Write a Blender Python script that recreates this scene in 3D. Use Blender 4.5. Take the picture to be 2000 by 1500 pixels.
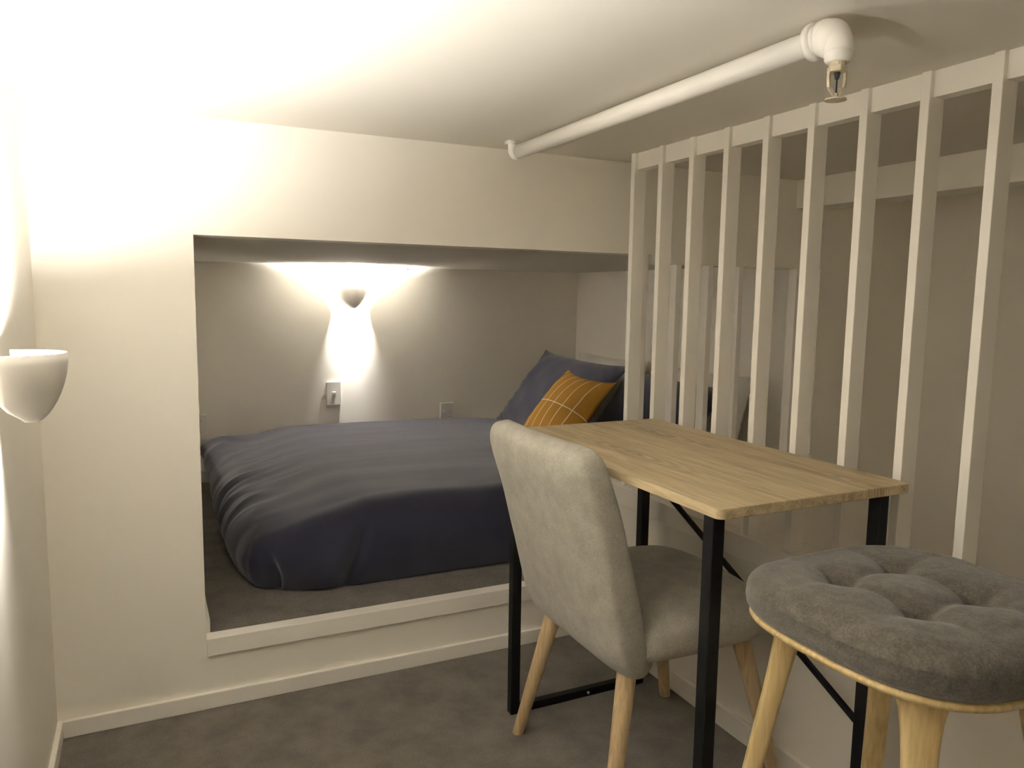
import bpy, bmesh, math, random
from mathutils import Vector, Matrix, noise
random.seed(7)
for o in list(bpy.data.objects): bpy.data.objects.remove(o)
sc = bpy.context.scene
C = sc.collection
PI = math.pi

# ---------------------------------------------------------------- camera
yaw, pitch, roll = .4478, .1158, .0150
cy, sy, cp, sp, cr, sr = math.cos(yaw), math.sin(yaw), math.cos(pitch), math.sin(pitch), math.cos(roll), math.sin(roll)
f = Vector((sy*cp, cy*cp, -sp)); r0 = Vector((cy, -sy, 0)); u0 = r0.cross(f)
r = r0*cr + u0*sr; u = u0*cr - r0*sr
cam = bpy.data.cameras.new('camera'); cam.sensor_width = 36; cam.lens = 1488.1/2000*36; cam.clip_start = .02
co = bpy.data.objects.new('camera', cam); C.objects.link(co)
co.matrix_world = Matrix(((r.x, u.x, -f.x, .2294), (r.y, u.y, -f.y, -2.0393), (r.z, u.z, -f.z, 1.0847), (0, 0, 0, 1)))
sc.camera = co

# ---------------------------------------------------------------- world, lights, exposure
w = bpy.data.worlds.new('world'); sc.world = w; w.use_nodes = True
w.node_tree.nodes['Background'].inputs[0].default_value = (0, 0, 0, 1)
w.node_tree.nodes['Background'].inputs[1].default_value = 0
sc.view_settings.view_transform = 'Standard'; sc.view_settings.look = 'None'
sc.view_settings.exposure = 0.55; sc.view_settings.gamma = 1; sc.view_settings.use_curve_mapping = False
try:
    sc.cycles.max_bounces = 24; sc.cycles.diffuse_bounces = 20
except Exception: pass
LAMP = (1.0, .962, .915)
def point(name, loc, power, rad, col=LAMP, parent=None):
    l = bpy.data.lights.new(name, 'POINT'); l.energy = power; l.color = col; l.shadow_soft_size = rad
    o = bpy.data.objects.new(name, l); C.objects.link(o); o.location = loc
    if parent: o.parent = parent
    return o
P_SCONCE_LEFT, P_SCONCE_ADDED, P_SCONCE_NOOK, P_STAIR = 27, 45.0, 112, .3
point('stairwell_light', (2.35, -1.9, -.75), P_STAIR, .08)          # lamp on the floor below, up through the stairwell

# ---------------------------------------------------------------- room measures
H = 1.5; W = 1.5233; WT = .087; A = .3404; ZL = 1.2205; ZL2 = 1.1935; ZS = .191; ZN = .170; DN = 1.8362; WE = 2.5047
JX = 2.445; XV = 2.95; YR = -3.1; ZV = -1.15; ZC = .515

# ---------------------------------------------------------------- materials
def new_mat(name, col, rough=.6, spec=.3, metal=0):
    m = bpy.data.materials.new(name); m.use_nodes = True
    b = m.node_tree.nodes['Principled BSDF']
    b.inputs['Base Color'].default_value = (*col, 1); b.inputs['Roughness'].default_value = rough
    b.inputs['Specular IOR Level'].default_value = spec; b.inputs['Metallic'].default_value = metal
    return m, m.node_tree.nodes, m.node_tree.links, b
def noisy(name, c1, c2, scale, rough=.6, spec=.3, bump=.1, bscale=None, stretch=(1, 1, 1), detail=4, dist=.002, p0=.35, p1=.65, metal=0):
    m, N, L, b = new_mat(name, c1, rough, spec, metal)
    tc = N.new('ShaderNodeTexCoord'); mp = N.new('ShaderNodeMapping'); mp.inputs['Scale'].default_value = stretch
    L.new(tc.outputs['Object'], mp.inputs['Vector'])
    n = N.new('ShaderNodeTexNoise'); n.inputs['Scale'].default_value = scale; n.inputs['Detail'].default_value = detail
    L.new(mp.outputs[0], n.inputs['Vector'])
    cr_ = N.new('ShaderNodeValToRGB'); cr_.color_ramp.elements[0].position = p0; cr_.color_ramp.elements[1].position = p1
    cr_.color_ramp.elements[0].color = (*c1, 1); cr_.color_ramp.elements[1].color = (*c2, 1)
    L.new(n.outputs['Fac'], cr_.inputs['Fac']); L.new(cr_.outputs[0], b.inputs['Base Color'])
    if bump:
        n2 = N.new('ShaderNodeTexNoise'); n2.inputs['Scale'].default_value = bscale or scale; n2.inputs['Detail'].default_value = 3
        L.new(mp.outputs[0], n2.inputs['Vector'])
        bp = N.new('ShaderNodeBump'); bp.inputs['Strength'].default_value = bump; bp.inputs['Distance'].default_value = dist
        L.new(n2.outputs['Fac'], bp.inputs['Height']); L.new(bp.outputs[0], b.inputs['Normal'])
    return m
M = {}
M['wall'] = noisy('wall_paint', (.87, .838, .765), (.885, .853, .78), 3, .55, .25, .05, 180, dist=.0006)
M['ceil'] = noisy('ceiling_paint', (.70, .665, .59), (.715, .68, .605), 2, .7, .2, .03, 120, dist=.0006)
M['trim'] = noisy('trim_gloss_paint', (.89, .86, .80), (.90, .87, .81), 4, .35, .4, .04, 60, dist=.0005)
M['pipe'] = noisy('painted_pipe', (.88, .85, .79), (.86, .83, .77), 14, .4, .4, .08, 60, dist=.0006)
M['slat'] = noisy('slat_paint', (.89, .86, .80), (.90, .87, .81), 6, .38, .35, .05, 40, dist=.0005, stretch=(1, 1, .15))
M['plastic'] = noisy('white_plastic', (.82, .80, .74), (.84, .82, .76), 9, .3, .5, 0)
M['shade'] = noisy('sconce_ceramic', (.72, .68, .62), (.74, .70, .64), 20, .5, .3, .03, 90)
M['dark'] = noisy('socket_slot', (.03, .03, .03), (.05, .05, .05), 30, .6, .3, 0)
M['black'] = noisy('black_powder_coat', (.003, .003, .0035), (.005, .005, .0055), 60, .5, .18, .05, 500, dist=.0003)
M['bolt'] = noisy('bolt_steel', (.6, .58, .52), (.7, .68, .62), 60, .3, .5, 0, metal=1)
M['brass'] = noisy('painted_sprinkler', (.62, .56, .42), (.45, .39, .27), 90, .4, .5, .1, 200, metal=.2)
M['glass'] = noisy('sprinkler_bulb', (.25, .05, .03), (.3, .08, .04), 60, .1, .6, 0)

def carpet():
    m, N, L, b = new_mat('carpet', (.08, .075, .065), .95, .08)
    tc = N.new('ShaderNodeTexCoord')
    a = N.new('ShaderNodeTexNoise'); a.inputs['Scale'].default_value = 9; a.inputs['Detail'].default_value = 7; a.inputs['Roughness'].default_value = .65
    c = N.new('ShaderNodeTexNoise'); c.inputs['Scale'].default_value = 420; c.inputs['Detail'].default_value = 2
    L.new(tc.outputs['Object'], a.inputs['Vector']); L.new(tc.outputs['Object'], c.inputs['Vector'])
    r1 = N.new('ShaderNodeValToRGB'); e = r1.color_ramp.elements
    e[0].position = .36; e[0].color = (.118, .104, .085, 1); e[1].position = .64; e[1].color = (.185, .165, .135, 1)
    L.new(a.outputs['Fac'], r1.inputs['Fac'])
    r2 = N.new('ShaderNodeValToRGB'); e = r2.color_ramp.elements
    e[0].position = .3; e[0].color = (.62, .62, .62, 1); e[1].position = .7; e[1].color = (1.25, 1.25, 1.25, 1)
    L.new(c.outputs['Fac'], r2.inputs['Fac'])
    mx = N.new('ShaderNodeMix'); mx.data_type = 'RGBA'; mx.blend_type = 'MULTIPLY'; mx.inputs[0].default_value = 1
    L.new(r1.outputs[0], mx.inputs[6]); L.new(r2.outputs[0], mx.inputs[7]); L.new(mx.outputs[2], b.inputs['Base Color'])
    bp = N.new('ShaderNodeBump'); bp.inputs['Strength'].default_value = .8; bp.inputs['Distance'].default_value = .004
    L.new(c.outputs['Fac'], bp.inputs['Height']); L.new(bp.outputs[0], b.inputs['Normal'])
    b.inputs['Sheen Weight'].default_value = .15
    return m
M['carpet'] = carpet()

def fabric(name, c1, c2, s1, c3=None, sheen=.2, weave=700, bump=.35, p0=.35, p1=.68):
    m, N, L, b = new_mat(name, c1, .9, .1)
    tc = N.new('ShaderNodeTexCoord')
    a = N.new('ShaderNodeTexNoise'); a.inputs['Scale'].default_value = s1; a.inputs['Detail'].default_value = 8; a.inputs['Roughness'].default_value = .7
    c = N.new('ShaderNodeTexNoise'); c.inputs['Scale'].default_value = weave; c.inputs['Detail'].default_value = 2
    L.new(tc.outputs['Object'], a.inputs['Vector']); L.new(tc.outputs['Object'], c.inputs['Vector'])
    r1 = N.new('ShaderNodeValToRGB'); e = r1.color_ramp.elements
    e[0].position = p0; e[0].color = (*c1, 1); e[1].position = p1; e[1].color = (*c2, 1)
    L.new(a.outputs['Fac'], r1.inputs['Fac'])
    out = r1.outputs[0]
    mx = N.new('ShaderNodeMix'); mx.data_type = 'RGBA'; mx.blend_type = 'MULTIPLY'; mx.inputs[0].default_value = 1
    r2 = N.new('ShaderNodeValToRGB'); e = r2.color_ramp.elements
    e[0].position = .35; e[0].color = (.78, .78, .78, 1); e[1].position = .65; e[1].color = (1.15, 1.15, 1.15, 1)
    L.new(c.outputs['Fac'], r2.inputs['Fac']); L.new(out, mx.inputs[6]); L.new(r2.outputs[0], mx.inputs[7])
    L.new(mx.outputs[2], b.inputs['Base Color'])
    bp = N.new('ShaderNodeBump'); bp.inputs['Strength'].default_value = bump; bp.inputs['Distance'].default_value = .0015
    L.new(c.outputs['Fac'], bp.inputs['Height']); L.new(bp.outputs[0], b.inputs['Normal'])
    b.inputs['Sheen Weight'].default_value = sheen; b.inputs['Sheen Roughness'].default_value = .5
    return m
M['chair_fabric'] = fabric('chair_fabric', (.33, .31, .26), (.43, .405, .34), 22)
M['felt'] = fabric('grey_felt', (.070, .063, .050), (.130, .117, .095), 60, sheen=.25, weave=300)
M['navy'] = fabric('navy_cotton', (.023, .0228, .038), (.028, .0275, .045), 6, sheen=.25, weave=900, bump=.15)
M['white_cotton'] = fabric('white_cotton', (.70, .67, .62), (.74, .71, .66), 8, weave=900, bump=.1)

def mustard():
    m, N, L, b = new_mat('mustard_weave', (.32, .17, .03), .9, .1)
    tc = N.new('ShaderNodeTexCoord'); sx = N.new('ShaderNodeSeparateXYZ'); L.new(tc.outputs['Object'], sx.inputs[0])
    def math_(op, a, bb=None):
        n = N.new('ShaderNodeMath'); n.operation = op
        for k, v in ((0, a), (1, bb)):
            if v is None: continue
            if isinstance(v, (int, float)): n.inputs[k].default_value = v
            else: L.new(v, n.inputs[k])
        return n.outputs[0]
    X, Y = sx.outputs[0], sx.outputs[1]
    ux = math_('ADD', X, .172)
    fr = math_('PINGPONG', ux, .031)                  # lines every 62 mm
    vl = math_('LESS_THAN', fr, .0022)
    vl = math_('MULTIPLY', vl, math_('LESS_THAN', math_('ABSOLUTE', math_('ADD', X, -.0)), .185))
    hl = math_('LESS_THAN', math_('ABSOLUTE', math_('ADD', Y, -.005)), .0022)
    hl = math_('MULTIPLY', hl, math_('LESS_THAN', math_('ABSOLUTE', X), .185))
    ln = math_('MAXIMUM', vl, hl)
    ns = N.new('ShaderNodeTexNoise'); ns.inputs['Scale'].default_value = 500; L.new(tc.outputs['Object'], ns.inputs['Vector'])
    rp = N.new('ShaderNodeValToRGB'); rp.color_ramp.elements[0].position = .3; rp.color_ramp.elements[1].position = .7
    rp.color_ramp.elements[0].color = (.27, .135, .018, 1); rp.color_ramp.elements[1].color = (.40, .21, .035, 1)
    L.new(ns.outputs['Fac'], rp.inputs['Fac'])
    mx = N.new('ShaderNodeMix'); mx.data_type = 'RGBA'; L.new(ln, mx.inputs[0]); L.new(rp.outputs[0], mx.inputs[6]); mx.inputs[7].default_value = (.72, .66, .50, 1)
    L.new(mx.outputs[2], b.inputs['Base Color'])
    bp = N.new('ShaderNodeBump'); bp.inputs['Strength'].default_value = .3; bp.inputs['Distance'].default_value = .0015
    L.new(ns.outputs['Fac'], bp.inputs['Height']); L.new(bp.outputs[0], b.inputs['Normal'])
    return m
M['mustard'] = mustard()

def wood(name, cols, axis='Y', scale=1.0, rough=.45, knots=False):
    m, N, L, b = new_mat(name, cols[0], rough, .35)
    tc = N.new('ShaderNodeTexCoord'); mp = N.new('ShaderNodeMapping')
    st = {'X': (1, 14, 14), 'Y': (14, 1, 14), 'Z': (14, 14, 1)}[axis]
    mp.inputs['Scale'].default_value = tuple(v*scale for v in st)
    L.new(tc.outputs['Object'], mp.inputs['Vector'])
    n0 = N.new('ShaderNodeTexNoise'); n0.inputs['Scale'].default_value = 1.6; n0.inputs['Detail'].default_value = 6; n0.inputs['Distortion'].default_value = .9
    L.new(mp.outputs[0], n0.inputs['Vector'])
    n1 = N.new('ShaderNodeTexNoise'); n1.inputs['Scale'].default_value = 9; n1.inputs['Detail'].default_value = 6
    L.new(mp.outputs[0], n1.inputs['Vector'])
    rp = N.new('ShaderNodeValToRGB'); rp.color_ramp.elements[0].position = .28; rp.color_ramp.elements[1].position = .72
    rp.color_ramp.elements[0].color = (*cols[0], 1); rp.color_ramp.elements[1].color = (*cols[1], 1)
    e = rp.color_ramp.elements.new(.5); e.color = (*cols[2], 1)
    L.new(n0.outputs['Fac'], rp.inputs['Fac'])
    r2 = N.new('ShaderNodeValToRGB'); r2.color_ramp.elements[0].position = .3; r2.color_ramp.elements[1].position = .6
    r2.color_ramp.elements[0].color = (.80, .78, .74, 1); r2.color_ramp.elements[1].color = (1.05, 1.05, 1.05, 1)
    L.new(n1.outputs['Fac'], r2.inputs['Fac'])
    mx = N.new('ShaderNodeMix'); mx.data_type = 'RGBA'; mx.blend_type = 'MULTIPLY'; mx.inputs[0].default_value = 1
    L.new(rp.outputs[0], mx.inputs[6]); L.new(r2.outputs[0], mx.inputs[7])
    out = mx.outputs[2]
    if knots:                                          # two cathedral figures on the top
        for (kx, ky, sc_) in ((.14, -.40, 1.0), (-.10, .02, .7), (.30-.2, .25, .6)):
            m2 = N.new('ShaderNodeMapping'); m2.inputs['Location'].default_value = (-kx*26*sc_, -ky*5*sc_, 0); m2.inputs['Scale'].default_value = (26*sc_, 5*sc_, 0)
            L.new(tc.outputs['Object'], m2.inputs['Vector'])
            wv = N.new('ShaderNodeTexWave'); wv.wave_type = 'RINGS'; wv.rings_direction = 'Z'; wv.inputs['Scale'].default_value = 1.6
            wv.inputs['Distortion'].default_value = 2.5; wv.inputs['Detail'].default_value = 3; wv.inputs['Detail Scale'].default_value = 2
            L.new(m2.outputs[0], wv.inputs['Vector'])
            gr = N.new('ShaderNodeTexGradient'); gr.gradient_type = 'SPHERICAL'; L.new(m2.outputs[0], gr.inputs['Vector'])
            ml = N.new('ShaderNodeMath'); ml.operation = 'MULTIPLY'; L.new(gr.outputs['Fac'], ml.inputs[0]); L.new(wv.outputs['Fac'], ml.inputs[1])
            m3 = N.new('ShaderNodeMath'); m3.operation = 'MULTIPLY'; m3.inputs[1].default_value = .75; L.new(ml.outputs[0], m3.inputs[0])
            mk = N.new('ShaderNodeMix'); mk.data_type = 'RGBA'; L.new(m3.outputs[0], mk.inputs[0]); L.new(out, mk.inputs[6])
            mk.inputs[7].default_value = (.20, .135, .075, 1); out = mk.outputs[2]
    L.new(out, b.inputs['Base Color'])
    bp = N.new('ShaderNodeBump'); bp.inputs['Strength'].default_value = .12; bp.inputs['Distance'].default_value = .001
    L.new(n1.outputs['Fac'], bp.inputs['Height']); L.new(bp.outputs[0], b.inputs['Normal'])
    return m
M['oak_top'] = wood('oak_laminate', [(.37, .29, .175), (.60, .49, .315), (.50, .405, .25)], 'Y', 1.6, .45, True)
M['beech'] = wood('beech_leg', [(.47, .34, .19), (.60, .46, .27), (.54, .40, .23)], 'Z', 1.2, .45)
M['birch'] = wood('birch_stool', [(.56, .41, .19), (.68, .53, .27), (.62, .47, .23)], 'Z', 1.2, .4)

def emit(name, col, s):
    m = bpy.data.materials.new(name); m.use_nodes = True; N = m.node_tree.nodes; N.clear()
    e = N.new('ShaderNodeEmission'); e.inputs[0].default_value = (*col, 1); e.inputs[1].default_value = s
    o = N.new('ShaderNodeOutputMaterial'); m.node_tree.links.new(e.outputs[0], o.inputs[0]); return m

# ---------------------------------------------------------------- mesh helpers
def link(name, bm, mat, parent=None, smooth=False, bevel=0, sub=0, seg=2, loc=None, angle=None):
    bmesh.ops.recalc_face_normals(bm, faces=bm.faces[:])
    me = bpy.data.meshes.new(name); bm.to_mesh(me); bm.free()
    if smooth:
        for p in me.polygons: p.use_smooth = True
    o = bpy.data.objects.new(name, me); C.objects.link(o); me.materials.append(M[mat] if isinstance(mat, str) else mat)
    if bevel:
        md = o.modifiers.new('bevel', 'BEVEL'); md.width = bevel; md.segments = seg; md.limit_method = 'ANGLE'; md.angle_limit = math.radians(40)
    if sub:
        md = o.modifiers.new('subsurf', 'SUBSURF'); md.levels = sub; md.render_levels = sub
    if loc is not None: o.location = loc
    if parent: o.parent = parent
    return o
def box(bm, x0, x1, y0, y1, z0, z1):
    vs = [bm.verts.new((x, y, z)) for z in (z0, z1) for y in (y0, y1) for x in (x0, x1)]
    for q in ((0, 1, 3, 2), (4, 6, 7, 5), (0, 4, 5, 1), (2, 3, 7, 6), (0, 2, 6, 4), (1, 5, 7, 3)):
        bm.faces.new([vs[i] for i in q])
def boxes(lst):
    bm = bmesh.new()
    for b in lst: box(bm, *b)
    return bm
def loft(bm, rings, cap=True, closed=True):
    R = [[bm.verts.new(p) for p in ring] for ring in rings]
    n = len(R[0])
    for a, b in zip(R, R[1:]):
        for i in range(n if closed else n-1):
            bm.faces.new((a[i], a[(i+1) % n], b[(i+1) % n], b[i]))
    if cap and closed:
        bm.faces.new(R[0][::-1]); bm.faces.new(R[-1])
    return R
def circ(c, r_, n=20, ax='z', rx=None):
    rx = rx or r_; o = []
    for i in range(n):
        a = 2*PI*i/n; s, t = rx*math.cos(a), r_*math.sin(a)
        o.append({'z': (c[0]+s, c[1]+t, c[2]), 'y': (c[0]+s, c[1], c[2]+t), 'x': (c[0], c[1]+s, c[2]+t)}[ax])
    return o
def frame_ring(c, d, pts):
    """ring of 2d points around centre c, perpendicular to direction d"""
    d = Vector(d).normalized(); up = Vector((0, 0, 1)) if abs(d.z) < .9 else Vector((0, 1, 0))
    a = d.cross(up).normalized(); b = a.cross(d)
    return [tuple(Vector(c)+a*p[0]+b*p[1]) for p in pts]
def tube(bm, p, q, r1, r2=None, n=16):
    r2 = r1 if r2 is None else r2; d = Vector(q)-Vector(p)
    loft(bm, [frame_ring(p, d, [(r1*math.cos(2*PI*i/n), r1*math.sin(2*PI*i/n)) for i in range(n)]),
              frame_ring(q, d, [(r2*math.cos(2*PI*i/n), r2*math.sin(2*PI*i/n)) for i in range(n)])])
def bar(bm, p, q, w_, h_):
    d = Vector(q)-Vector(p); pts = [(-w_/2, -h_/2), (w_/2, -h_/2), (w_/2, h_/2), (-w_/2, h_/2)]
    loft(bm, [frame_ring(p, d, pts), frame_ring(q, d, pts)])
def thing(name, label, cat, loc=(0, 0, 0), group=None):
    o = bpy.data.objects.new(name, None); C.objects.link(o); o.location = loc; o['label'] = label; o['category'] = cat
    o.empty_display_size = .05
    if group: o['group'] = group
    return o
def tag(o, label, cat, group=None):
    o['label'] = label; o['category'] = cat
    if group: o['group'] = group
    return o
def struct(name, lst, mat, label, bevel=0):
    o = link(name, boxes(lst), mat, bevel=bevel); o['kind'] = 'structure'; o['label'] = label; o['category'] = name.split('_')[0].split('.')[0]
    return o
def sm(t): t = max(0, min(1, t)); return t*t*(3-2*t)

# ---------------------------------------------------------------- setting
T = .1
struct('floor', [(-T, W+.01, YR-T, .002, -.06, 0)], 'carpet', 'dark grey carpet of the room in the foreground')
struct('floor', [(A-.002, WE+.01, .024, DN+.01, ZN-.05, ZN)], 'carpet', 'raised grey carpeted floor of the bed nook')
struct('floor', [(W+WT-.01, XV+.01, YR-.01, .002, ZV-.06, ZV)], 'carpet', 'stairwell floor below the slatted screen')
struct('ceiling', [(-T, XV+T, YR-T, .0, H, H+.08)], 'ceil', 'low white ceiling over room and stairwell')
struct('ceiling', [(A-.02, WE+T, .09, DN+T, ZL, ZL+.08)], 'ceil', 'low white ceiling of the bed nook')
struct('ceiling_beam', [(2.31, 2.43, YR-.01, 0.0, 1.402, H+.01)], 'wall', 'white ceiling beam beyond the slatted screen')
struct('wall_left', [(-T, 0, YR-T, .1, -.06, H+.01)], 'wall', 'white left wall carrying the near sconce')
def panel_wall(name, xs, zs, solid, mat, label):
    """one welded wall of grid cells (x strips by z strips); solid(i, j) gives the depth of a filled cell or 0"""
    bm = bmesh.new()
    nx_, nz_ = len(xs)-1, len(zs)-1
    S_ = lambda i, j: solid(i, j) if 0 <= i < nx_ and 0 <= j < nz_ else 0
    def q(*p): bm.faces.new([bm.verts.new(v) for v in p])
    for i in range(nx_):
        for j in range(nz_):
            d = S_(i, j)
            if not d: continue
            a_, b_, c, e = xs[i], xs[i+1], zs[j], zs[j+1]
            q((a_, 0, c), (b_, 0, c), (b_, 0, e), (a_, 0, e)); q((a_, d, c), (a_, d, e), (b_, d, e), (b_, d, c))
            for (di, dj, p0, p1) in ((-1, 0, (a_, c), (a_, e)), (1, 0, (b_, e), (b_, c)), (0, -1, (b_, c), (a_, c)), (0, 1, (a_, e), (b_, e))):
                n = S_(i+di, j+dj)
                if n < d: q((p0[0], n, p0[1]), (p1[0], n, p1[1]), (p1[0], d, p1[1]), (p0[0], d, p0[1]))
    bmesh.ops.remove_doubles(bm, verts=bm.verts[:], dist=1e-5)
    o = link(name, bm, mat); o['kind'] = 'structure'; o['label'] = label; o['category'] = 'wall'
    return o
xs = [-T, A, W, 1.706, JX, XV+.01]; zs = [ZV, -.06, ZN+.004, ZC-.006, ZL2, ZL, H+.08]
def solid(i, j):
    if j == 0: return .087 if 2 <= i <= 3 else (.10 if i == 4 else 0)
    if i in (0, 4): return .10
    if i == 1: return .022 if j == 1 else (.10 if j == 5 else 0)
    if i == 2: return .087 if j in (1, 2) else (.10 if j == 5 else 0)
    return .087 if j in (1, 2) else (.10 if j in (4, 5) else 0)
panel_wall('wall_front', xs, zs, solid, 'wall', 'white wall with the opening into the bed nook')
struct('wall_nook_back', [(A-T, WE+T, DN, DN+T, ZN-.05, ZL+.08)], 'wall', 'white back wall of the bed nook behind the bed')
struct('wall_nook_left', [(A-.06, A, .10, DN, ZN-.05, ZL+.05)], 'wall', 'white left end wall of the bed nook')
struct('wall_nook_right', [(WE, WE+T, .10, DN+.01, ZN-.05, ZL+.05)], 'wall', 'white end wall at the head of the bed')
struct('wall_rear', [(-T, XV+T, YR-T, YR, ZV, H+.01)], 'wall', 'white wall behind the viewpoint')
struct('wall_right', [(W, W+WT, YR, 0.0, ZV, ZC-.006)], 'wall', 'white half wall below the slatted screen')
struct('wall_stairwell', [(XV, XV+T, YR, .1, ZV, H+.01)], 'wall', 'far wall of the stairwell beyond the slatted screen')
struct('trim_1', [(A, W-.012, -.012, .030, .143, ZS)], 'trim', 'white sill board along the nook opening', .002)
struct('trim_2', [(W-.012, W+WT+.008, YR, -.0, .457, ZC)], 'trim', 'white capping board along the half wall', .002)
struct('trim_3', [(W+WT+.008, JX, -.012, .095, .457, ZC)], 'trim', 'white capping board under the short screen', .002)
bb = .043
struct('baseboard_front', [(.012, W-.012, -.012, 0, 0, bb)], 'trim', 'white baseboard under the nook opening', .002)
struct('baseboard_left', [(0, .012, YR, 0, 0, bb)], 'trim', 'white baseboard along the left wall', .002)
struct('baseboard_right', [(W-.012, W, YR, 0, 0, bb+.012)], 'trim', 'white baseboard along the half wall', .002)
struct('baseboard_rear', [(.012, W-.012, YR, YR+.012, 0, bb)], 'trim', 'white baseboard behind the viewpoint', .002)
struct('baseboard_nook_back', [(A+.012, WE-.012, DN-.012, DN, ZN, ZN+.055)], 'trim', 'white baseboard behind the bed', .002)
struct('baseboard_nook_left', [(A, A+.012, .032, DN, ZN, ZN+.055)], 'trim', 'white baseboard at the foot end of the nook', .002)
struct('baseboard_nook_right', [(WE-.012, WE, .1, DN, ZN, ZN+.055)], 'trim', 'white baseboard at the head end of the nook', .002)

# ---------------------------------------------------------------- slatted screens
scr = thing('slatted_screen', 'tall white slatted screen standing on the half wall beside the table', 'screen', (W, -.7, ZC))
def kid(name, lst, mat, root, bevel=0):
    L = root.location
    return link(name, boxes([(a-L.x, b-L.x, c-L.y, d-L.y, e-L.z, f_-L.z) for a, b, c, d, e, f_ in lst]), mat, root, bevel=bevel)
kid('top_rail', [(W+.010, W+.041, -1.60, -.130, H-.047, H)], 'slat', scr)
for i in range(12):
    y = -.1275-.1324*i
    kid('slat', [(W, W+.041, y-.0185, y, ZC, H-.0005)], 'slat', scr, .0012)
sc2 = thing('slatted_screen', 'short white slatted screen closing the right end of the bed nook opening', 'screen', (2.0, .02, ZC))
for i in range(6):
    x = 1.667+.1325*i
    kid('slat', [(x, x+.021, .0, .038, ZC, (ZL2 if i else ZL))], 'slat', sc2, .0012)

# ---------------------------------------------------------------- sprinkler pipe
PX, PZ = 1.145, 1.467
pr = thing('sprinkler_pipe', 'thick white painted pipe running under the ceiling to an elbow', 'pipe', (PX, -.7, PZ))
def pk(p): return (p[0]-PX, p[1]+.7, p[2]-PZ)
bm = bmesh.new(); loft(bm, [[pk(q) for q in circ((PX, y_, PZ), .0185, 28, 'y')] for y_ in (-.14, -1.165)])
link('pipe', bm, 'pipe', pr, True)
bm = bmesh.new()                                       # far end: domed cap turned up into the ceiling
rings = []
for k in range(9):
    a = PI/2*k/8; rings.append([pk(q) for q in circ((PX, -.14+.02*math.sin(a), PZ), max(.0004, .0205*math.cos(a)), 24, 'y')])
rings = [[pk(q) for q in circ((PX, -.155, PZ), .0195, 24, 'y')]]+rings
loft(bm, rings); tube(bm, pk((PX-.004, -.118, PZ)), pk((PX-.004, -.118, H)), .010); box(bm, -.02, .012, .57, .595, .025, .0329)
link('end_cap', bm, 'pipe', pr, True)
bm = bmesh.new()                                       # elbow: collar, bend, collar
def colr(y0, r1, y1, r2): loft(bm, [[pk(q) for q in circ((PX, y0, PZ), r1, 28, 'y')], [pk(q) for q in circ((PX, y1, PZ), r2, 28, 'y')]])
colr(-1.150, .0195, -1.156, .0275); colr(-1.156, .0275, -1.166, .0275); colr(-1.1665, .0235, -1.172, .0235)
rings = []
cyb, czb, RB = -1.178, PZ-.027, .027                    # bend centre
for k in range(11):
    a = PI/2*k/10
    c = Vector((PX, cyb-RB*math.sin(a), czb+RB*math.cos(a))); d = Vector((0, -math.cos(a), -math.sin(a)))
    rr = .0265-.006*sm(k/10)
    n_ = d.cross(Vector((1, 0, 0)))
    rings.append([pk(c+Vector((1, 0, 0))*rr*math.cos(2*PI*i/24)+n_*rr*math.sin(2*PI*i/24)) for i in range(24)])
loft(bm, rings)
bmesh.ops.create_uvsphere(bm, u_segments=24, v_segments=16, radius=.0275, matrix=Matrix.Translation(pk((PX, cyb-.012, PZ-.004))))
ye = cyb-RB
loft(bm, [[pk(q) for q in circ((PX, ye, z_), r_, 24)] for z_, r_ in ((PZ-.022, .020), (PZ-.038, .019), (PZ-.040, .0165), (PZ-.041, .0165))])
link('elbow', bm, 'pipe', pr, True, bevel=0)
sp_ = bpy.data.objects.new('sprinkler_head', None); C.objects.link(sp_); sp_.parent = pr; sp_.location = pk((PX, ye, PZ-.041)); sp_.empty_display_size = .02
bm = bmesh.new(); loft(bm, [circ((0, 0, 0.002), .012, 16), circ((0, 0, -.006), .012, 16)])
loft(bm, [circ((0, 0, -.006), .0145, 6), circ((0, 0, -.014), .0145, 6)])
link('threaded_base', bm, 'brass', sp_, False, .0006)
bm = bmesh.new()
for s in (-1, 1):
    pts = [(s*.012, -.013), (s*.0125, -.022), (s*.0115, -.035), (s*.003, -.046)]
    for a, b in zip(pts, pts[1:]): bar(bm, (a[0]*.93, -a[0]*.36, a[1]), (b[0]*.93, -b[0]*.36, b[1]), .003, .0045)
tube(bm, (0, 0, -.043), (0, 0, -.052), .0035)
link('frame', bm, 'brass', sp_)
bm = bmesh.new(); loft(bm, [circ((0, 0, -.0505), .003, 20), circ((0, 0, -.051), .0150, 20), circ((0, 0, -.053), .0155, 20), circ((0, 0, -.0535), .004, 20)])
link('deflector', bm, 'brass', sp_, False)
bm = bmesh.new(); tube(bm, (0, 0, -.022), (0, 0, -.044), .0012); tube(bm, (0, 0, -.014), (0, 0, -.023), .0045, .0028)
link('glass_bulb', bm, 'dark', sp_, True)

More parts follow.
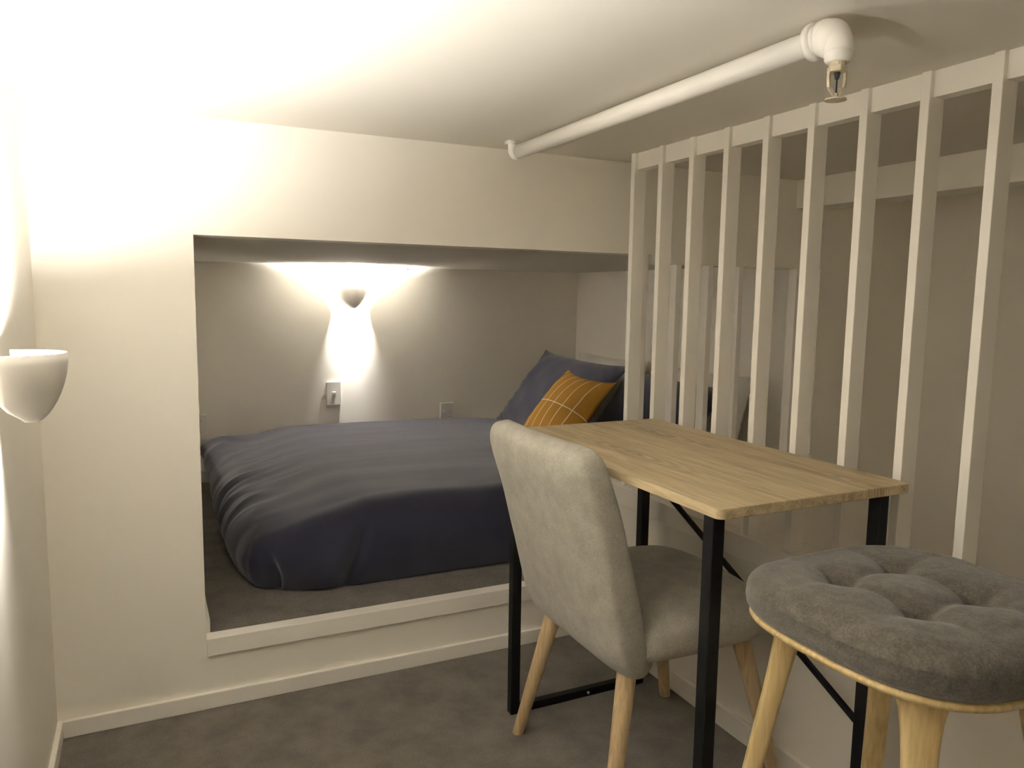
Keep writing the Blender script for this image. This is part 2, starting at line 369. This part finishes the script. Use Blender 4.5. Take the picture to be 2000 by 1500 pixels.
# ---------------------------------------------------------------- wall sconces
def sconce(loc, yawr, label, power):
    """local: wall plane at y=0, shade toward -y, x along the wall"""
    t = thing('wall_sconce', label, 'wall light', loc, 'cup wall sconces'); t.rotation_euler = (0, 0, yawr)
    wd, dp, ht = .078, .090, .112; gap = .024
    def prof(k):                                      # outline scale, 0 at the tip to 1 at the rim
        return math.sin(min(1, k)*PI/2)**.58
    def ring(k, off):
        s = prof(k); z = -ht+ht*k; pts = []
        n = 32
        tipo = .026*sm(1-k/.30)                       # the wall side slants out to the tip, which hangs under the middle
        cyy = -gap-tipo; fr = .040+(dp-.040)*s; dd = max(.0008, fr-tipo)
        for i in range(n+1):
            a = PI*i/n
            pts.append(((wd*s-off)*math.cos(a), cyy-max(.0004, dd-off)*math.sin(a), z))
        return pts
    ks = [.008, .03, .07, .12, .2, .3, .42, .55, .7, .85, 1]
    outer = [ring(k, 0) for k in ks]; inner = [ring(k, .004) for k in ks[::-1]]
    inner = [[(x, y, z+.0035 if z < -.001 else z) for x, y, z in q] for q in inner]
    bm = bmesh.new(); R = loft(bm, outer+inner, cap=False, closed=False)
    n = len(R)
    for side in (0, -1):                              # close the two cut edges of the shell
        for i in range(n//2-1):
            a, b, c, d = R[i][side], R[i+1][side], R[n-2-i][side], R[n-1-i][side]
            bm.faces.new((a, b, c, d))
    bm.faces.new([v for v in R[0]]+[v for v in R[-1][::-1]])
    link('shade', bm, 'shade', t, True)
    bm = boxes([(-.024, .024, -.005, 0, -.088, -.030), (-.009, .009, -.022, -.004, -.066, -.044)])
    link('backplate', bm, 'plastic', t, bevel=.002)
    bm = bmesh.new(); tube(bm, (0, -.080, -.028), (0, -.108, -.028), .008)
    link('lamp_holder', bm, 'plastic', t, True)
    bm = bmesh.new(); bmesh.ops.create_icosphere(bm, subdivisions=2, radius=.015, matrix=Matrix.Translation((0, -.064, -.028)) @ Matrix.Diagonal((1, 1.3, 1, 1)))
    area = sum(p.calc_area() for p in bm.faces)
    link('bulb', bm, emit('lit_bulb', LAMP, power/(area*PI)), t, True)
    return t
sconce((0.0, -.620, .983), PI/2, 'white cup sconce on the left wall in the foreground', P_SCONCE_LEFT)
sconce((0.0, -1.42, .983), PI/2, 'added white cup sconce on the left wall, unseen beside the viewpoint', P_SCONCE_ADDED)  # unseen sconce, added to brighten the right side of the room
sconce((1.172, DN, 1.118), 0, 'white cup sconce on the back wall above the bed', P_SCONCE_NOOK)
# ---------------------------------------------------------------- switch and outlets on the nook back wall
def plate(name, label, cat, x0, x1, z0, z1, kind):
    cx, cz = (x0+x1)/2, (z0+z1)/2
    t = thing(name, label, cat, (cx, DN, cz))
    hw, hh = (x1-x0)/2, (z1-z0)/2
    link('faceplate', boxes([(-hw, hw, -.013, 0, -hh, hh)]), 'plastic', t, bevel=.0015)
    def slots(ox, oz):
        bm = bmesh.new()
        for a, b, rot in ((-.008, .004, .5), (.008, .004, -.5), (0, -.009, 0)):
            c = Vector((ox+a, -.0132, oz+b)); d = Vector((math.sin(rot), 0, math.cos(rot)))
            bar(bm, c-d*.004, c+d*.004, .0022, .0014)
        link('socket_slots', bm, 'dark', t)
    if kind == 'switch':
        link('rocker', boxes([(-.009, .009, -.0190, -.012, -.007, .009)]), 'plastic', t, bevel=.002)
    elif kind == 'double':
        slots(-.002, .03); slots(-.002, -.026)
    else:
        link('rocker', boxes([(-.029, -.014, -.0195, -.012, .004, .018)]), 'plastic', t, bevel=.002)
        slots(.02, .012); slots(.02, -.022)
    return t
plate('light_switch', 'white wall switch with one small rocker below the nook sconce', 'switch', 1.043, 1.115, .515, .634, 'switch')
plate('power_outlet', 'white outlet with two stacked sockets at the foot end of the bed', 'outlet', .400, .474, .378, .498, 'double')
plate('power_outlet', 'white switched outlet just above the bed right of the wall switch', 'outlet', 1.656, 1.733, .380, .497, 'single')
bm = bmesh.new(); tube(bm, (0, -.001, 0), (0, -.014, -.003), .0022); tube(bm, (-.012, -.006, -.003), (.012, -.006, -.003), .0012); tube(bm, (0, -.010, .0055), (0, -.010, -.008), .0035)
tag(link('wall_hook', bm, 'dark', loc=(1.472, DN, 1.214)), 'tiny dark hook where the nook back wall meets its ceiling', 'hook')

# ---------------------------------------------------------------- bed
def grid_obj(name, nu, nv, fn, mat, parent=None, sub=0, closed_u=False):
    bm = bmesh.new(); V = [[bm.verts.new(fn(i/nu, j/nv)) for j in range(nv+1)] for i in range(nu+1)]
    for i in range(nu):
        for j in range(nv): bm.faces.new((V[i][j], V[i+1][j], V[i+1][j+1], V[i][j+1]))
    return bm
bm = bmesh.new()
box(bm, .62, WE-.02, .34, 1.80, ZN, ZN+.20)
mt = tag(link('mattress', bm, 'white_cotton', smooth=False, bevel=.04, seg=5), 'white mattress lying on the nook floor under the navy duvet', 'mattress')

def nz(x, y, z=0., s=1.): return noise.noise(Vector((x*s, y*s, z)))
X0, X1, Y0, Y1 = .452, 1.99, .215, 1.825
def duvet(a, b):
    s, t = 2*a-1, 2*b-1
    s = math.copysign(abs(s)**.80, s); t = math.copysign(abs(t)**.80, t)
    m = max(abs(s), abs(t), 1e-6)
    es, et = s/m, t/m
    if m < 1e-5: es, et = 1, 0
    pe = 7+14*max(0, -s)*max(0, t); nrm = (abs(es)**pe+abs(et)**pe)**(1/pe); es /= nrm; et /= nrm
    m0 = .76
    if m < m0: rho = m/m0*.86; ze = 1-.03*(m/m0)**4
    else:
        q = (m-m0)/(1-m0); a_ = q*PI*.86
        rho = .86+.14*math.sin(min(a_, PI/2))-(0 if a_ < PI/2 else .035*(1-math.cos((a_-PI/2)*1.4))); ze = .97*(.5+.5*math.cos(q*PI))
        ze = .97*(1-q)**.9 if q > .5 else .97-.45*(q/.5)**1.9
        if q > .5: ze = .52*(1-(q-.5)/.5)
    cx, cy_ = (X0+X1)/2, (Y0+Y1)/2; hx, hy = (X1-X0)/2, (Y1-Y0)/2
    x = cx+hx*es*rho; y = cy_+hy*et*rho
    # the foot end slopes and gathers, the back foot corner stands off the floor
    fx = sm((x-X0)/.42); back = sm((y-1.25)/.5)
    top = ZN+.010+.262*(.70+.30*fx)
    lift = .13*back*(1-sm((x-X0)/.25))
    x -= .022*sm((y-1.45)/.3)*(1-sm((x-X0)/.2))
    z = ZN+.006+lift+(top-ZN-.006-lift*.6)*ze
    edge = sm((m-.25)/.5); foot = 1-sm((x-X0)/.60); side = sm((m-m0)/.15)
    wv = y*3.1+x*.9+.25*nz(x, y, 3., 2.5)
    ridge = 1-abs(2*((wv*2.2) % 1)-1); ridge2 = 1-abs(nz(x*1.2, y*5.5, 5., 1.6))*2
    d = foot*foot*edge*(.022*(ridge2-.4)+.010*(ridge-.5)*(.5+nz(x, y, 11., 3.)))
    front = 1-sm((y-Y0)/.35)
    d += front*.010*nz(x*3.0, y*1.5, z*4, 1.5)+front*side*.012*(1-abs(nz(x*4.2, z*1.5, 9., 1.0))*3)*.5
    # tuck near the foot on the front side
    tx = x-(.80+.35*(z-.3)); d -= front*side*.022*math.exp(-(tx/.022)**2)
    d += front*side*.016*math.exp(-((tx+.06)/.045)**2)
    tx2 = x-(.555-.15*(z-.2)); d -= front*side*.030*math.exp(-(tx2/.012)**2)*(1-sm((z-.20)/.12))
    d += .005*nz(x*1.0, y*2.0, 1., 1.6)+.0012*nz(x*3, y*9, 2., 1.5)
    # long soft creases across the top
    d += .003*(1-abs(nz(x*.8, y*3.2, 7., 1.1))*2.2)*(1-side)
    nx = es*(1 if abs(s) >= abs(t)*.9 else .3); ny = et*(1 if abs(t) >= abs(s)*.9 else .3)
    k = side
    z2 = z+d*(1-.6*k); x2 = x-(-nx)*d*k*1.1; y2 = y+ny*d*k*1.1
    y2 = min(y2, DN-.013); z2 = max(z2, ZN+.003)
    # sinks a little toward the pillows
    return (x2, y2, z2)
bm = grid_obj('duvet', 210, 200, duvet, 'navy')
tag(link('duvet', bm, 'navy', smooth=True), 'navy blue duvet spread over the low bed in the nook', 'duvet')

def pillow(name, label, cat, centre, upv, sidev, w_, h_, th, mat, group=None, pinch=.07, hem=0, wr=.006, seed=0, ears=.0):
    """sidev: width direction, upv: height direction"""
    sv = Vector(sidev).normalized(); uv = Vector(upv); uv = (uv-sv*uv.dot(sv)).normalized(); nv = sv.cross(uv)
    bm = bmesh.new(); n = 44
    def P(a, b, sgn):
        s, t = 2*a-1, 2*b-1
        s = math.sin(s*PI/2)**1 if abs(s) < 1 else s; t = math.sin(t*PI/2) if abs(t) < 1 else t
        x = w_/2*s*(1-pinch*(1-t*t)*abs(s)**2+ears*(abs(s*t))**6); y = h_/2*t*(1-pinch*(1-s*s)*abs(t)**2+ears*(abs(s*t))**6)
        e = max(0, (1-abs(s)**2.4))*max(0, (1-abs(t)**2.4))
        z = sgn*th/2*e**.55
        wz = wr*(nz(x, y, 3.1*seed+sgn, 9)+.8*(1-abs(nz(x, y, 7.7*seed+sgn, 5))*2.5)*.5)*min(1, e*4)
        # puckers running in from the edges
        ed = 1-min(1-abs(s), 1-abs(t)); wz += wr*.35*math.sin((x+y)*95+4*nz(x, y, seed, 7))*sm((ed-.6)/.3)*(1-sm((ed-.93)/.07))
        return (x, y, z+wz)
    G = {}
    for sgn in (1, -1):
        for i in range(n+1):
            for j in range(n+1):
                if sgn == -1 and (i in (0, n) or j in (0, n)): G[sgn, i, j] = G[1, i, j]
                else: G[sgn, i, j] = bm.verts.new(P(i/n, j/n, sgn))
        for i in range(n):
            for j in range(n): bm.faces.new((G[sgn, i, j], G[sgn, i+1, j], G[sgn, i+1, j+1], G[sgn, i, j+1]))
    o = link(name, bm, mat, smooth=True)
    o.matrix_world = Matrix(((sv.x, uv.x, nv.x, centre[0]), (sv.y, uv.y, nv.y, centre[1]), (sv.z, uv.z, nv.z, centre[2]), (0, 0, 0, 1)))
    return tag(o, label, cat, group)
S = (0, -1, 0)
pillow('pillow', 'white pillow leaning on the end wall behind the larger navy pillow', 'pillow', (2.40, 1.36, .582), (.10, 0, .4), S, .66, .40, .13, 'white_cotton', 'white pillows', seed=1)
pillow('pillow', 'white pillow at the near side of the bed head behind the slats', 'pillow', (2.405, .62, .575), (.10, 0, .4), S, .62, .40, .13, 'white_cotton', 'white pillows', seed=2)
pillow('pillow', 'navy pillow lying nearest the slatted screen beside the mustard cushion', 'pillow', (2.21, .68, .56), (.24, 0, .34), (0, -1, -.03), .68, .42, .15, 'navy', 'navy pillows', seed=3)
pillow('pillow', 'navy pillow propped in the back corner behind the mustard cushion', 'pillow', (2.085, 1.30, .585), (.27, 0, .34), (0, -1, -.02), .80, .47, .15, 'navy', 'navy pillows', seed=4, ears=.05, wr=.008)
pillow('cushion', 'mustard yellow cushion with a grid of thin cream lines', 'cushion', (1.895, .900, .568), (.24, .05, .28), (.02, -1, -.05), .385, .41, .15, 'mustard', seed=5, ears=.06, pinch=.09, wr=.004)

# ---------------------------------------------------------------- table
TX0, TX1, TY0, TY1, TZ = 1.043, 1.497, -1.117, -.318, .750
tb = thing('table', 'narrow oak topped table with black metal legs against the slatted screen', 'table', ((TX0+TX1)/2, (TY0+TY1)/2, 0))
tcx, tcy = tb.location.x, tb.location.y
def rrect(x0, x1, y0, y1, r_, n=6):
    o = []
    for cx, cy_, a0 in ((x1-r_, y1-r_, 0), (x0+r_, y1-r_, PI/2), (x0+r_, y0+r_, PI), (x1-r_, y0+r_, 1.5*PI)):
        for k in range(n+1):
            a = a0+PI/2*k/n; o.append((cx+r_*math.cos(a), cy_+r_*math.sin(a)))
    return o
bm = bmesh.new(); R2 = rrect(TX0-tcx, TX1-tcx, TY0-tcy, TY1-tcy, .014)
loft(bm, [[(x, y, TZ-.018) for x, y in R2], [(x, y, TZ) for x, y in R2]])
link('tabletop', bm, 'oak_top', tb, bevel=.0015)
lg = .025
LX0, LX1, LY0, LY1 = TX0+.004-tcx, TX1-.060-tcx, TY0+.018-tcy, TY1-.018-tcy
for x0 in (LX0, LX1):
    for y0 in (LY0, LY1-lg):
        link('leg', boxes([(x0, x0+lg, y0, y0+lg, 0, TZ-.018)]), 'black', tb, bevel=.002)
for y0 in (LY0, LY1-lg):
    link('foot_rail', boxes([(LX0+lg, LX1, y0+.002, y0+lg-.002, .0, .021)]), 'black', tb, bevel=.0015)
bm = bmesh.new(); bar(bm, (LX1+lg+.004, LY1-lg/2, .605), (LX1+lg+.004, LY0+lg/2, .246), .008, .012)
link('diagonal_brace', bm, 'black', tb)
bm = bmesh.new(); tube(bm, (.01, LY1-lg+.001, .012), (.01, LY1-lg-.003, .012), .0035)
link('bolt', bm, 'bolt', tb, True)

# ---------------------------------------------------------------- upholstered chair (faces +x)
ch = thing('dining_chair', 'light grey upholstered chair with round wooden legs pushed under the table', 'chair', (1.24, -.645, 0))
CX, CY = 1.24, -.645
def srect(w_, t_, n=40, e=3.2):
    o = []
    for i in range(n):
        a = 2*PI*i/n; c, s = math.cos(a), math.sin(a)
        o.append((w_/2*math.copysign(abs(c)**(2/e), c), t_/2*math.copysign(abs(s)**(2/e), s)))
    return o
def catmull(P, n):
    out = []; m = len(P)
    for i in range(m-1):
        p0, p1, p2, p3 = P[max(0, i-1)], P[i], P[i+1], P[min(m-1, i+2)]
        for k in range(n):
            t = k/n
            out.append([.5*((2*b)+(-a+c)*t+(2*a-5*b+4*c-d)*t*t+(-a+3*b-3*c+d)*t**3) for a, b, c, d in zip(p0, p1, p2, p3)])
    out.append(list(P[-1])); return out
# x, z, width(y), thickness
BK = [(1.150, .335, .34, .05), (1.112, .342, .40, .075), (1.082, .372, .425, .088), (1.058, .44, .437, .088), (1.022, .55, .438, .086),
      (.995, .65, .438, .084), (.966, .735, .434, .082), (.956, .770, .424, .074), (.952, .790, .396, .055), (.951, .800, .34, .024)]
bm = bmesh.new(); rings = []
cs = catmull(BK, 5)
for i, (x, z, w_, t_) in enumerate(cs):
    a = cs[max(0, i-1)]; b = cs[min(len(cs)-1, i+1)]
    d = Vector((b[0]-a[0], 0, b[1]-a[1])).normalized(); nrm = Vector((d.z, 0, -d.x))
    ring = []
    for py, pt in srect(w_, max(t_, .004), 60, 5.0):
        curve = .014*(2*py/w_)**2*sm((z-.36)/.2)           # the back wraps slightly round the sitter
        ring.append((x-CX+nrm.x*(pt+curve), py, z+nrm.z*(pt+curve)))
    rings.append(ring)
loft(bm, rings); link('backrest', bm, 'chair_fabric', ch, True)
ST = [(1.085, .30, .03, .375), (1.09, .37, .075, .378), (1.11, .425, .105, .384), (1.17, .450, .122, .390), (1.27, .458, .128, .393),
      (1.37, .455, .122, .394), (1.425, .44, .105, .393), (1.449, .41, .070, .392), (1.456, .36, .025, .391)]
bm = bmesh.new(); rings = []
for x, w_, t_, zc in catmull(ST, 4):
    rings.append([(x-CX, py, zc+pt+.010*(1-(2*py/max(w_, .01))**2)*(pt > 0)) for py, pt in srect(w_, max(t_, .004), 44, 3.0)])
loft(bm, rings); link('seat', bm, 'chair_fabric', ch, True)
for (ax, ay, bx, by) in ((1.105, .150, 1.030, .208), (1.395, .150, 1.478, .205), (1.105, -.150, 1.030, -.205), (1.395, -.150, 1.478, -.205)):
    bm = bmesh.new(); tube(bm, (ax-CX, ay, .360), (bx-CX, by, .0), .0215, .0145, 20)
    # flat foot
    for v in bm.verts:
        if v.co.z < .02: v.co.z = 0
    link('leg', bm, 'beech', ch, True, bevel=.001)

# ---------------------------------------------------------------- stool
SX, SY = 1.212, -1.330
st = thing('bar_stool', 'square wooden stool with a grey buttoned cushion beside the table end', 'stool', (SX, SY, 0))
def sq(r_, n=64, e=3.6):
    return [(r_*math.copysign(abs(math.cos(2*PI*i/n))**(2/e), math.cos(2*PI*i/n)), r_*math.copysign(abs(math.sin(2*PI*i/n))**(2/e), math.sin(2*PI*i/n))) for i in range(n)]
def dip(x, y): return .012*((x/.19)**2)-.010*((y/.19)**2)*0
bm = bmesh.new()
rings = []
for r_, z in ((.01, .586), (.160, .586), (.182, .589), (.192, .594), (.195, .599), (.192, .604), (.01, .604)):
    rings.append([(x, y, z+dip(x, y)) for x, y in sq(r_, 64, 2.9)])
loft(bm, rings); link('seat_board', bm, 'birch', st, True)
btn = [(sx*.061, sy_*.064) for sx in (-1, 1) for sy_ in (-1, 1)]
def cush(a, b):
    th = 2*PI*a; r_ = b
    c, s = math.cos(th), math.sin(th); e = 2.9
    ux, uy = math.copysign(abs(c)**(2/e), c), math.copysign(abs(s)**(2/e), s)
    prof = r_ if r_ < .78 else .78+.22*math.sin((r_-.78)/.22*PI/2)
    R_ = .200
    x, y = ux*R_*prof, uy*R_*prof
    if r_ <= .78: z = .682-.010*(r_/.78)**3
    else:
        q = (r_-.78)/.22; z = .672-.032*(1-math.cos(q*PI/2))
    k = 1-sm((r_-.85)/.15)
    for bx, by in btn:
        d2 = math.hypot(x-bx, y-by); z -= .022*math.exp(-(d2/.014)**1.4)+.016*math.exp(-(d2/.040)**1.6)
        # crease running from the button to the rim
        ox, oy = math.copysign(1, bx), math.copysign(1, by)
        for vx, vy in ((ox, 0), (0, oy)):
            al = (x-bx)*vx+(y-by)*vy; ac = abs((x-bx)*vy)+abs((y-by)*vx)
            if al > 0: z -= .006*math.exp(-(ac/.010)**2)*math.exp(-al/.06)*k
    for (p, q) in ((0, 1), (2, 3), (0, 2), (1, 3)):
        P_, Q_ = Vector(btn[p]), Vector(btn[q]); v = Vector((x, y)); t = max(0, min(1, (v-P_).dot(Q_-P_)/(Q_-P_).length_squared))
        dd = (v-P_-(Q_-P_)*t).length; z -= .0065*math.exp(-(dd/.011)**2)
    z += .003*nz(x, y, 2, 14)*k
    return (x, y, z+dip(x, y)*.8)
bm = grid_obj('cushion', 160, 90, cush, 'felt')
loft(bm, [[(x, y, z+dip(x, y)*.8) for x, y in sq(r_, 160, 2.9)] for r_, z in ((.200, .640), (.201, .628), (.199, .617), (.194, .609), (.184, .604), (.02, .604))])
bmesh.ops.remove_doubles(bm, verts=bm.verts[:], dist=.0004)
link('cushion', bm, 'felt', st, True)
for bx, by in btn:
    bm = bmesh.new(); bmesh.ops.create_uvsphere(bm, u_segments=14, v_segments=8, radius=.0065, matrix=Matrix.Translation((bx, by, .645)) @ Matrix.Diagonal((1, 1, .5, 1)))
    link('button', bm, 'felt', st, True)
for sx in (-1, 1):
    for sy_ in (-1, 1):
        pts = [(.100, .600, .050, .085), (.107, .585, .044, .066), (.114, .560, .036, .050), (.122, .50, .031, .040), (.139, .37, .028, .035), (.162, .18, .027, .034), (.186, 0, .024, .030)]
        bm = bmesh.new(); rings = []
        dg = Vector((sx, sy_, 0)).normalized(); tg = Vector((-dg.y, dg.x, 0))
        for p_, z, td, tw in catmull(pts, 4):
            c = Vector((sx*p_, sy_*p_, z+dip(sx*p_, 0)*sm((z-.5)/.1)-.004))
            if z <= 0.0001: c.z = 0
            rings.append([tuple(c+dg*b+tg*a) for a, b in srect(tw, td, 20, 5)])
        loft(bm, rings); link('leg', bm, 'birch', st, True)
